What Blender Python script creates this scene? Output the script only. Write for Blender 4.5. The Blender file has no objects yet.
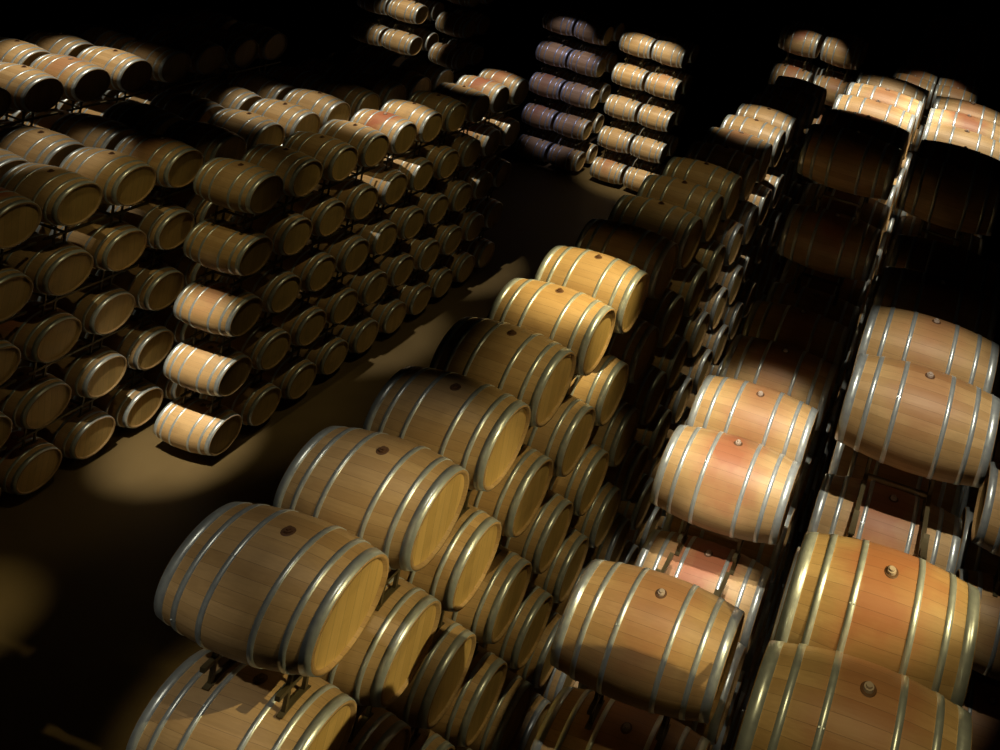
import bpy, bmesh, math, random
from mathutils import Vector, Matrix
# ---------------- measured layout (metres) ----------------
YAW,PITCH,ROLL,FPX,H=0.097451,0.11808,0.25528,889.32,11.473
CX,CY=905.47,-27.576
T,S=0.98962,0.76037
ZB=.42; ZL=ZB+4*T; ZM=ZL+2.2724; Z1=ZL+1.886; Z2=ZL+3.3055; ZH=8.05
MX,MY=-2.9941,4.2275
R1X,R1Y=-1.0075,5.0798
R2X,R2Y=.29322,3.7261
LX,LY=-9.9631,11.572
AX,AY=-11.315,10.038
FX,FY,GX=-8.9923,24.681,-11.435
C=bpy.context.collection
# ---------------- materials ----------------
def newmat(n):
    M=bpy.data.materials.new(n);M.use_nodes=True;nt=M.node_tree;return M,nt,nt.nodes['Principled BSDF']
def N(nt,t,**kw):
    n=nt.nodes.new(t)
    for k,v in kw.items(): setattr(n,k,v)
    return n
def math_(nt,op,a,b=None,clamp=False):
    n=N(nt,'ShaderNodeMath',operation=op,use_clamp=clamp)
    for i,v in enumerate((a,b)):
        if v is None: continue
        if isinstance(v,(int,float)): n.inputs[i].default_value=v
        else: nt.links.new(v,n.inputs[i])
    return n.outputs[0]
def mix(nt,f,a,b,mode='MIX'):
    n=N(nt,'ShaderNodeMix',data_type='RGBA',blend_type=mode)
    for i,v in ((0,f),(6,a),(7,b)):
        if isinstance(v,(int,float)): n.inputs[i].default_value=v
        elif isinstance(v,tuple): n.inputs[i].default_value=(*v,1)
        else: nt.links.new(v,n.inputs[i])
    return n.outputs[2]
def woodmat(name,stain,head=False,grey=.5):
    M,nt,b=newmat(name)
    tc=N(nt,'ShaderNodeTexCoord');sp=N(nt,'ShaderNodeSeparateXYZ');nt.links.new(tc.outputs['Object'],sp.inputs[0])
    oi=N(nt,'ShaderNodeObjectInfo');rnd=oi.outputs['Random']
    X,Y,Z=sp.outputs
    ang=math_(nt,'ARCTAN2',Y,Z)
    if head: st=math_(nt,'MULTIPLY',math_(nt,'ADD',Y,1.0),12.5)
    else: st=math_(nt,'MULTIPLY',math_(nt,'ADD',ang,3.1416),32/6.2832)
    fl=math_(nt,'FLOOR',st);fr=math_(nt,'FRACT',st)
    wn=N(nt,'ShaderNodeTexWhiteNoise',noise_dimensions='1D');nt.links.new(math_(nt,'ADD',fl,math_(nt,'MULTIPLY',rnd,97.0)),wn.inputs['W'])
    if head: base=mix(nt,wn.outputs['Value'],(.64,.45,.165),(.74,.53,.21))
    else: base=mix(nt,wn.outputs['Value'],(.50,.315,.135),(.68,.47,.235))
    base=mix(nt,math_(nt,'MULTIPLY',rnd,grey),base,(.48,.35,.20)) if not head else base
    mp=N(nt,'ShaderNodeMapping');mp.inputs['Scale'].default_value=(30,30,2) if head else (2,30,30)
    nt.links.new(tc.outputs['Object'],mp.inputs[0])
    ns=N(nt,'ShaderNodeTexNoise',noise_dimensions='4D');ns.inputs['Scale'].default_value=3;ns.inputs['Detail'].default_value=6
    nt.links.new(mp.outputs[0],ns.inputs['Vector']);nt.links.new(math_(nt,'MULTIPLY',rnd,50.0),ns.inputs['W'])
    gr=math_(nt,'MULTIPLY',math_(nt,'SUBTRACT',ns.outputs['Fac'],.3),1.3,True)
    col=mix(nt,math_(nt,'MULTIPLY',gr,.5 if not head else .35),base,(.27,.16,.065))
    n2=N(nt,'ShaderNodeTexNoise',noise_dimensions='4D');n2.inputs['Scale'].default_value=4;n2.inputs['Detail'].default_value=4
    nt.links.new(tc.outputs['Object'],n2.inputs['Vector']);nt.links.new(math_(nt,'MULTIPLY',rnd,31.0),n2.inputs['W'])
    blot=math_(nt,'MULTIPLY',math_(nt,'SUBTRACT',n2.outputs['Fac'],.52),1.6,True)
    col=mix(nt,blot,col,(.19,.11,.05))
    if not head:
        dx=math_(nt,'MULTIPLY',X,1.35);da=math_(nt,'MULTIPLY',ang,.24)
        dist=math_(nt,'SQRT',math_(nt,'ADD',math_(nt,'MULTIPLY',dx,dx),math_(nt,'MULTIPLY',da,da)))
        dist=math_(nt,'ADD',dist,math_(nt,'MULTIPLY',math_(nt,'SUBTRACT',n2.outputs['Fac'],.5),.8))
        m=math_(nt,'SUBTRACT',1.0,math_(nt,'DIVIDE',dist,.46),True)
        m=math_(nt,'MULTIPLY',math_(nt,'MULTIPLY',m,1.4,True),math_(nt,'MULTIPLY',math_(nt,'ADD',math_(nt,'MULTIPLY',rnd,.6),.35),stain))
        col=mix(nt,m,col,(.36,.11,.06))
    gap=math_(nt,'LESS_THAN',math_(nt,'ABSOLUTE',math_(nt,'SUBTRACT',fr,.5)),.485)
    col=mix(nt,gap,mix(nt,.5,col,(.06,.035,.015)),col)
    nt.links.new(col,b.inputs['Base Color']);b.inputs['Roughness'].default_value=.5
    bp=N(nt,'ShaderNodeBump');bp.inputs['Strength'].default_value=.25;bp.inputs['Distance'].default_value=.003
    nt.links.new(math_(nt,'ADD',gap,ns.outputs['Fac']),bp.inputs['Height']);nt.links.new(bp.outputs[0],b.inputs['Normal'])
    return M
def simple(n,c,m=0,r=.5,noise=0,sc=20):
    M,nt,b=newmat(n);b.inputs['Metallic'].default_value=m;b.inputs['Roughness'].default_value=r
    tc=N(nt,'ShaderNodeTexCoord');ns=N(nt,'ShaderNodeTexNoise');ns.inputs['Scale'].default_value=sc;ns.inputs['Detail'].default_value=6
    nt.links.new(tc.outputs['Object'],ns.inputs['Vector'])
    nt.links.new(mix(nt,ns.outputs['Fac'],tuple(v*(1-noise) for v in c),tuple(min(1,v*(1+noise)) for v in c)),b.inputs['Base Color'])
    if noise: nt.links.new(math_(nt,'ADD',math_(nt,'MULTIPLY',ns.outputs['Fac'],.3),r-.15),b.inputs['Roughness'])
    return M
steel=simple('galvanised_steel',(.70,.80,.97),.62,.36,.22,25)
black=simple('rack_black_steel',(.12,.10,.055),.4,.45,.2)
plug=simple('silicone_bung',(.50,.42,.38),0,.4,.1)
dark=simple('bung_stained_wood',(.13,.065,.035),0,.6,.3)
headm=woodmat('oak_head',0,True)
woods=[woodmat('oak_staves_plain',.06,grey=.7),woodmat('oak_staves_wine_stained',1.0)]
# ---------------- barrel ----------------
def barrel(wood,plugm,nm,hl=.475):
    q=hl/.475
    RH,RB=.287,.342
    def Rr(x): return RH+(RB-RH)*(1-(x/hl)**2)
    me=bpy.data.meshes.new(nm);bm=bmesh.new();n=56
    def lathe(pr,mi):
        rings=[[bm.verts.new((x,r*math.sin(2*math.pi*i/n),r*math.cos(2*math.pi*i/n))) for i in range(n)] for x,r in pr]
        for a,b in zip(rings,rings[1:]):
            for i in range(n):
                f=bm.faces.new((a[i],a[(i+1)%n],b[(i+1)%n],b[i]));f.material_index=mi;f.smooth=True
        return rings
    xs=[-hl+2*hl*i/18 for i in range(19)]
    rr=lathe([(-hl+.024,.265),(-hl,.269)]+[(x,Rr(x)) for x in xs]+[(hl,.269),(hl-.024,.265)],0)
    for k in (rr[0],rr[-1]): bm.faces.new(k).material_index=1
    for c0,w in ((.155*q,.034),(.325*q,.036),(hl-.035,.062)):
        for s in(-1,1):
            a_=s*c0-w/2;b_=s*c0+w/2;lathe([(a_,Rr(a_)-.002),(a_,Rr(a_)+.004),(b_,Rr(b_)+.004),(b_,Rr(b_)-.002)],2)
            for j in (-.3,.3):
                R=Rr(s*c0)+.004;aa=.5+c0*7*s
                m=Matrix.Rotation(-aa,4,'X')@Matrix.Translation((s*c0+j*w,0,R+.001))
                g=bmesh.ops.create_cone(bm,cap_ends=True,segments=8,radius1=.006,radius2=.003,depth=.004,matrix=m)
                for v in g['verts']:
                    for f in v.link_faces:f.material_index=2
    for r1,dep,z,mi in ((.038,.003,.3425,4),(.025,.018,.347,3),(.016,.012,.359,3)):
        g=bmesh.ops.create_cone(bm,cap_ends=True,segments=20,radius1=r1,radius2=r1*.9,depth=dep,matrix=Matrix.Translation((0,0,z)))
        for v in g['verts']:
            for f in v.link_faces:f.material_index=mi
    bmesh.ops.recalc_face_normals(bm,faces=bm.faces)
    bm.to_mesh(me);bm.free()
    for m in (wood,headm,steel,plugm,dark): me.materials.append(m)
    return me
bms=[barrel(woods[0],dark,'barrel_plain'),barrel(woods[1],plug,'barrel_stained')]
bml=[barrel(woods[0],plug,'barrel_long_plain',.53),barrel(woods[1],plug,'barrel_long_stained',.53)]
def rackmesh():
    me=bpy.data.meshes.new('rack');bm=bmesh.new()
    R0=.337
    def box(x0,x1,y0,y1,z0,z1):
        bmesh.ops.create_cube(bm,size=1,matrix=Matrix.Translation(((x0+x1)/2,(y0+y1)/2,(z0+z1)/2))@Matrix.Diagonal((x1-x0,y1-y0,z1-z0,1)))
    zc=-T/2
    for s in(-1,1):
        x=s*.235
        box(x-.016,x+.016,-.15,S+.46,zc-.016,zc+.016)
        for k in (0,1):
            for up in (1,-1):
                ps=[]
                for i in range(7):
                    a=math.radians(-18+36*i/6)
                    ps.append((k*S+R0*math.sin(a),(-R0*math.cos(a)) if up==1 else (-T+R0*math.cos(a))))
                for (y0,z0),(y1,z1) in zip(ps,ps[1:]):
                    vs=[bm.verts.new(v) for v in ((x-.02,y0,z0),(x+.02,y0,z0),(x+.02,y1,z1),(x-.02,y1,z1),(x-.02,y0,z0-up*.01),(x+.02,y0,z0-up*.01),(x+.02,y1,z1-up*.01),(x-.02,y1,z1-up*.01))]
                    for f in ((0,1,2,3),(4,5,6,7),(0,1,5,4),(2,3,7,6),(1,2,6,5),(0,3,7,4)): bm.faces.new([vs[i] for i in f])
                for yy,zz in (ps[1],ps[-2]):
                    box(x-.012,x+.012,yy-.01,yy+.01,min(zz-up*.008,zc),max(zz-up*.008,zc))
    for y in (0.06,S-.06): box(-.235,.235,y-.012,y+.012,zc-.012,zc+.012)
    bmesh.ops.recalc_face_normals(bm,faces=bm.faces);bm.to_mesh(me);bm.free();me.materials.append(black);return me
rk=rackmesh()
random.seed(3)
def row(x,y,n,miss=(),v=0,k0=0,jit=.009,zt=ZL,nt=None,ms=bms,ys=None):
    nt=int((zt-.3)/T)+1 if nt is None else nt
    for k in range(k0,n):
        yy=y+k*S if not ys or k not in ys else ys[k]
        mm=bms if ys and k in ys else ms
        for t in range(nt):
            if (k,t) in miss: continue
            ob=bpy.data.objects.new('wine_barrel',mm[v if random.random()<.88 else 1-v])
            ob.location=(x+random.uniform(-jit,jit)*2,yy,zt-t*T);ob.rotation_euler=(random.uniform(-.1,.1),0,random.uniform(-.012,.012));C.objects.link(ob)
    for k in range(k0,n,2):
        yy=y+k*S if not ys or k not in ys else ys[k]
        for t in range(nt):
            if (k,t) in miss and (k+1,t) in miss: continue
            ob=bpy.data.objects.new('barrel_rack',rk);ob.location=(x,yy,zt-t*T);C.objects.link(ob)
row(MX,MY,17,zt=ZM)
row(R1X,R1Y,6,{(1,0)},1,zt=Z1,ms=bml)
row(R1X,9.75,5,(),1,zt=ZH,ms=bml)
row(R2X,R2Y,7,{(2,0)},1,zt=Z2,ms=bml,ys={0:R2Y-.25,1:R2Y+.46})
row(R2X-.1,9.6,5,(),1,zt=ZH,ms=bml)
row(R2X+1.25,R2Y,7,(),1,4,zt=Z2,ms=bml)
row(LX,LY,10)
row(AX,AY-2*S,13);row(AX-1.1,AY-2*S,13)
row(AX-3.4,AY+2*S,8);row(AX-4.5,AY+1*S,9)
for xx in (FX,GX,-17.3):
    for s in (-.52,.52): row(xx+s,FY,2)
row(-15.2,FY,2)
for xx in (-4.1,-3.06): row(xx,21,2,(),1,zt=6.65)
for xx in (-1.1,-.1): row(xx,19.3,14,(),1,zt=6.65)
# ---------------- room ----------------
floorm=simple('floor_concrete',(.115,.080,.032),0,.6,.25,1.5)
wallm=simple('wall_dark',(.03,.028,.026),0,.9,.2,2)
def plane(n,vs,m):
    me=bpy.data.meshes.new(n);me.from_pydata(vs,[],[(0,1,2,3)]);me.materials.append(m);ob=bpy.data.objects.new(n,me);C.objects.link(ob)
x0,x1,y0,y1,zc=-40,12,-8,55,15.5
plane('floor',[(x0,y0,0),(x1,y0,0),(x1,y1,0),(x0,y1,0)],floorm)
plane('ceiling',[(x0,y0,zc),(x0,y1,zc),(x1,y1,zc),(x1,y0,zc)],wallm)
plane('wall_back',[(x0,y1,0),(x1,y1,0),(x1,y1,zc),(x0,y1,zc)],wallm)
plane('wall_left',[(x0,y0,0),(x0,y1,0),(x0,y1,zc),(x0,y0,zc)],wallm)
plane('wall_right',[(x1,y1,0),(x1,y0,0),(x1,y0,zc),(x1,y1,zc)],wallm)
plane('wall_front',[(x1,y0,0),(x0,y0,0),(x0,y0,zc),(x1,y0,zc)],wallm)
# ---------------- spotlights hanging from the ceiling, with added fill lamps among them ----------------
def housing(stem):
    me=bpy.data.meshes.new('spot_or_fill_housing');bm=bmesh.new()
    bmesh.ops.create_cone(bm,cap_ends=True,segments=20,radius1=.07,radius2=.055,depth=.18,matrix=Matrix.Translation((0,0,.13)))
    bmesh.ops.create_cone(bm,cap_ends=True,segments=10,radius1=.012,radius2=.012,depth=stem-.2,matrix=Matrix.Translation((0,0,.2+(stem-.2)/2)))
    bm.to_mesh(me);bm.free();me.materials.append(black);return me
def spot(tgt,src,E,ang,col,bl=.7):
    l=bpy.data.lights.new('lamp','SPOT');l.energy=E;l.spot_size=math.radians(ang);l.spot_blend=bl;l.color=col;l.shadow_soft_size=.035
    hs=bpy.data.objects.new('ceiling_spot_or_fill',housing(zc-src[2]));hs.location=src;C.objects.link(hs)
    ob=bpy.data.objects.new('lamp',l);ob.parent=hs
    ob.rotation_euler=(Vector(tgt)-Vector(src)).to_track_quat('-Z','Y').to_euler();C.objects.link(ob)
cw=(1,.86,.62);go=(1,.77,.33);pu=(.86,.76,1)
# middle row
spot((MX-.1,MY+.1,ZM),(MX+.3,MY-1.4,12.2),170,20,cw)
spot((MX,MY+1.2*S,ZM),(MX+.3,MY,12.2),120,16,cw)
spot((MX+.5,MY+.9*S,ZM-.8),(MX+7.0,MY-.6,12.0),1700,19,go)
spot((MX-.1,MY+4.5*S,ZM),(MX+2.0,MY+2.6,12.2),2500,15.5,go)
spot((MX+.3,MY+3.6*S,ZM-1.8),(MX+3.1,MY+1.2,12),450,26,go)
spot((MX-.3,MY-.4,ZM-T),(MX-1.0,MY-3.6,12),330,15,cw)  # added fill from the front, lifts the shaded second-tier barrel
spot((MX,MY+8*S,ZM),(MX+1,MY+7*S,12.2),120,24,go)  # weak fill added so the farther barrels stay visible
spot((MX,MY+12*S,ZM),(MX+.5,MY+10.5*S,12.2),1300,20,cw)
# right rows
spot((R1X,R1Y+2.6*S,Z1-.2),(R1X+.4,R1Y+2.2*S-2.3,12.0),2200,18,cw)
spot((R1X,R1Y+2*S-.2,Z1-T),(R1X+.2,2.8,12.0),1500,9,cw)  # added lamp aimed through the gap to brighten the lower barrel
spot((R1X,R1Y,Z1),(R1X+.3,R1Y-1.2,12),380,18,cw)
spot((R2X,R2Y+3.2*S,Z2-.2),(R2X+.2,R2Y+.3,12.6),800,22,cw)
spot((R2X,5.25,Z2-T),(R2X+.1,3.3,12.6),900,12,cw)  # same kind of added lamp for the second row's lower barrel
spot((R2X-.1,R2Y+.2*S,Z2),(R2X,R2Y-1.0,12.9),270,24,go)
spot((R1X,11.6,ZH),(R1X,11.2,13.2),1600,27,cw)
spot((R2X-.1,11.6,ZH),(R2X-.1,11.2,13.2),1400,27,cw)
# left block
spot((LX-.15,LY-.25,.55),(LX+.5,LY-4.2,12.2),9000,10.5,cw,1)
spot((LX-.3,LY-.2,3),(LX+.3,LY-4.0,12.2),380,20,go)  # small lamp added to lift the upper front barrels
spot((LX,LY+4*S,ZL),(LX,LY+4*S-1.2,12.2),2800,15,cw)
spot((LX,LY+8*S,ZL),(LX,LY+8*S-1.2,12.2),2600,14,cw)
spot((AX,AY+5*S,ZL),(AX,AY+5*S-1.2,12.2),1600,16,cw)
spot((AX-.6,AY+.8*S,ZL),(AX-.6,AY-.5,12.2),1000,13,cw)
spot((AX-3.4,AY+4*S,ZL),(AX-3.4,AY+3*S,12.2),2400,20,cw)
spot((LX,LY+3,1.5),(LX+4,LY+1.5,12),320,34,go)  # invented dim fill for the barrel heads facing the aisle
spot((AX+.4,AY+.5,2),(AX+4,AY-1.5,12),190,26,go)  # invented fill for the outer row's heads, no known fixture
# floor pool
spot((-9.95,8.3,0),(-9.95,8.3,12.2),2000,10,go,1)
# far stacks
spot((FX,FY,2.2),(FX,FY-6,12.2),6500,18,cw)
spot((GX,FY,2.4),(GX,FY-6,12.2),1900,13,pu)
spot((-16.5,FY,2.2),(-16,FY-6,12.2),4200,13,cw)
spot((-3.6,21,5.6),(-3.6,16,12.4),1500,14,cw)
spot((-.6,19.3,6.4),(-.6,16.2,12.4),700,18,cw)
try: bpy.context.scene.view_settings.view_transform='Standard'
except Exception: pass
w=bpy.data.worlds.new('world');bpy.context.scene.world=w;w.use_nodes=True
w.node_tree.nodes['Background'].inputs[0].default_value=(0,0,0,1)
# ---------------- camera ----------------
d=Vector((-math.sin(YAW)*math.cos(PITCH),math.cos(YAW)*math.cos(PITCH),-math.sin(PITCH)))
r0=Vector((math.cos(YAW),math.sin(YAW),0));u0=r0.cross(d)
r=r0*math.cos(ROLL)+u0*math.sin(ROLL);u=-r0*math.sin(ROLL)+u0*math.cos(ROLL)
cd=bpy.data.cameras.new('camera');cam=bpy.data.objects.new('camera',cd);C.objects.link(cam)
cam.matrix_world=Matrix(((r[0],u[0],-d[0],0),(r[1],u[1],-d[1],0),(r[2],u[2],-d[2],H),(0,0,0,1)))
cd.lens=FPX*36/1000;cd.sensor_width=36;cd.shift_x=(500-CX)/1000;cd.shift_y=(CY-375)/1000
bpy.context.scene.camera=cam
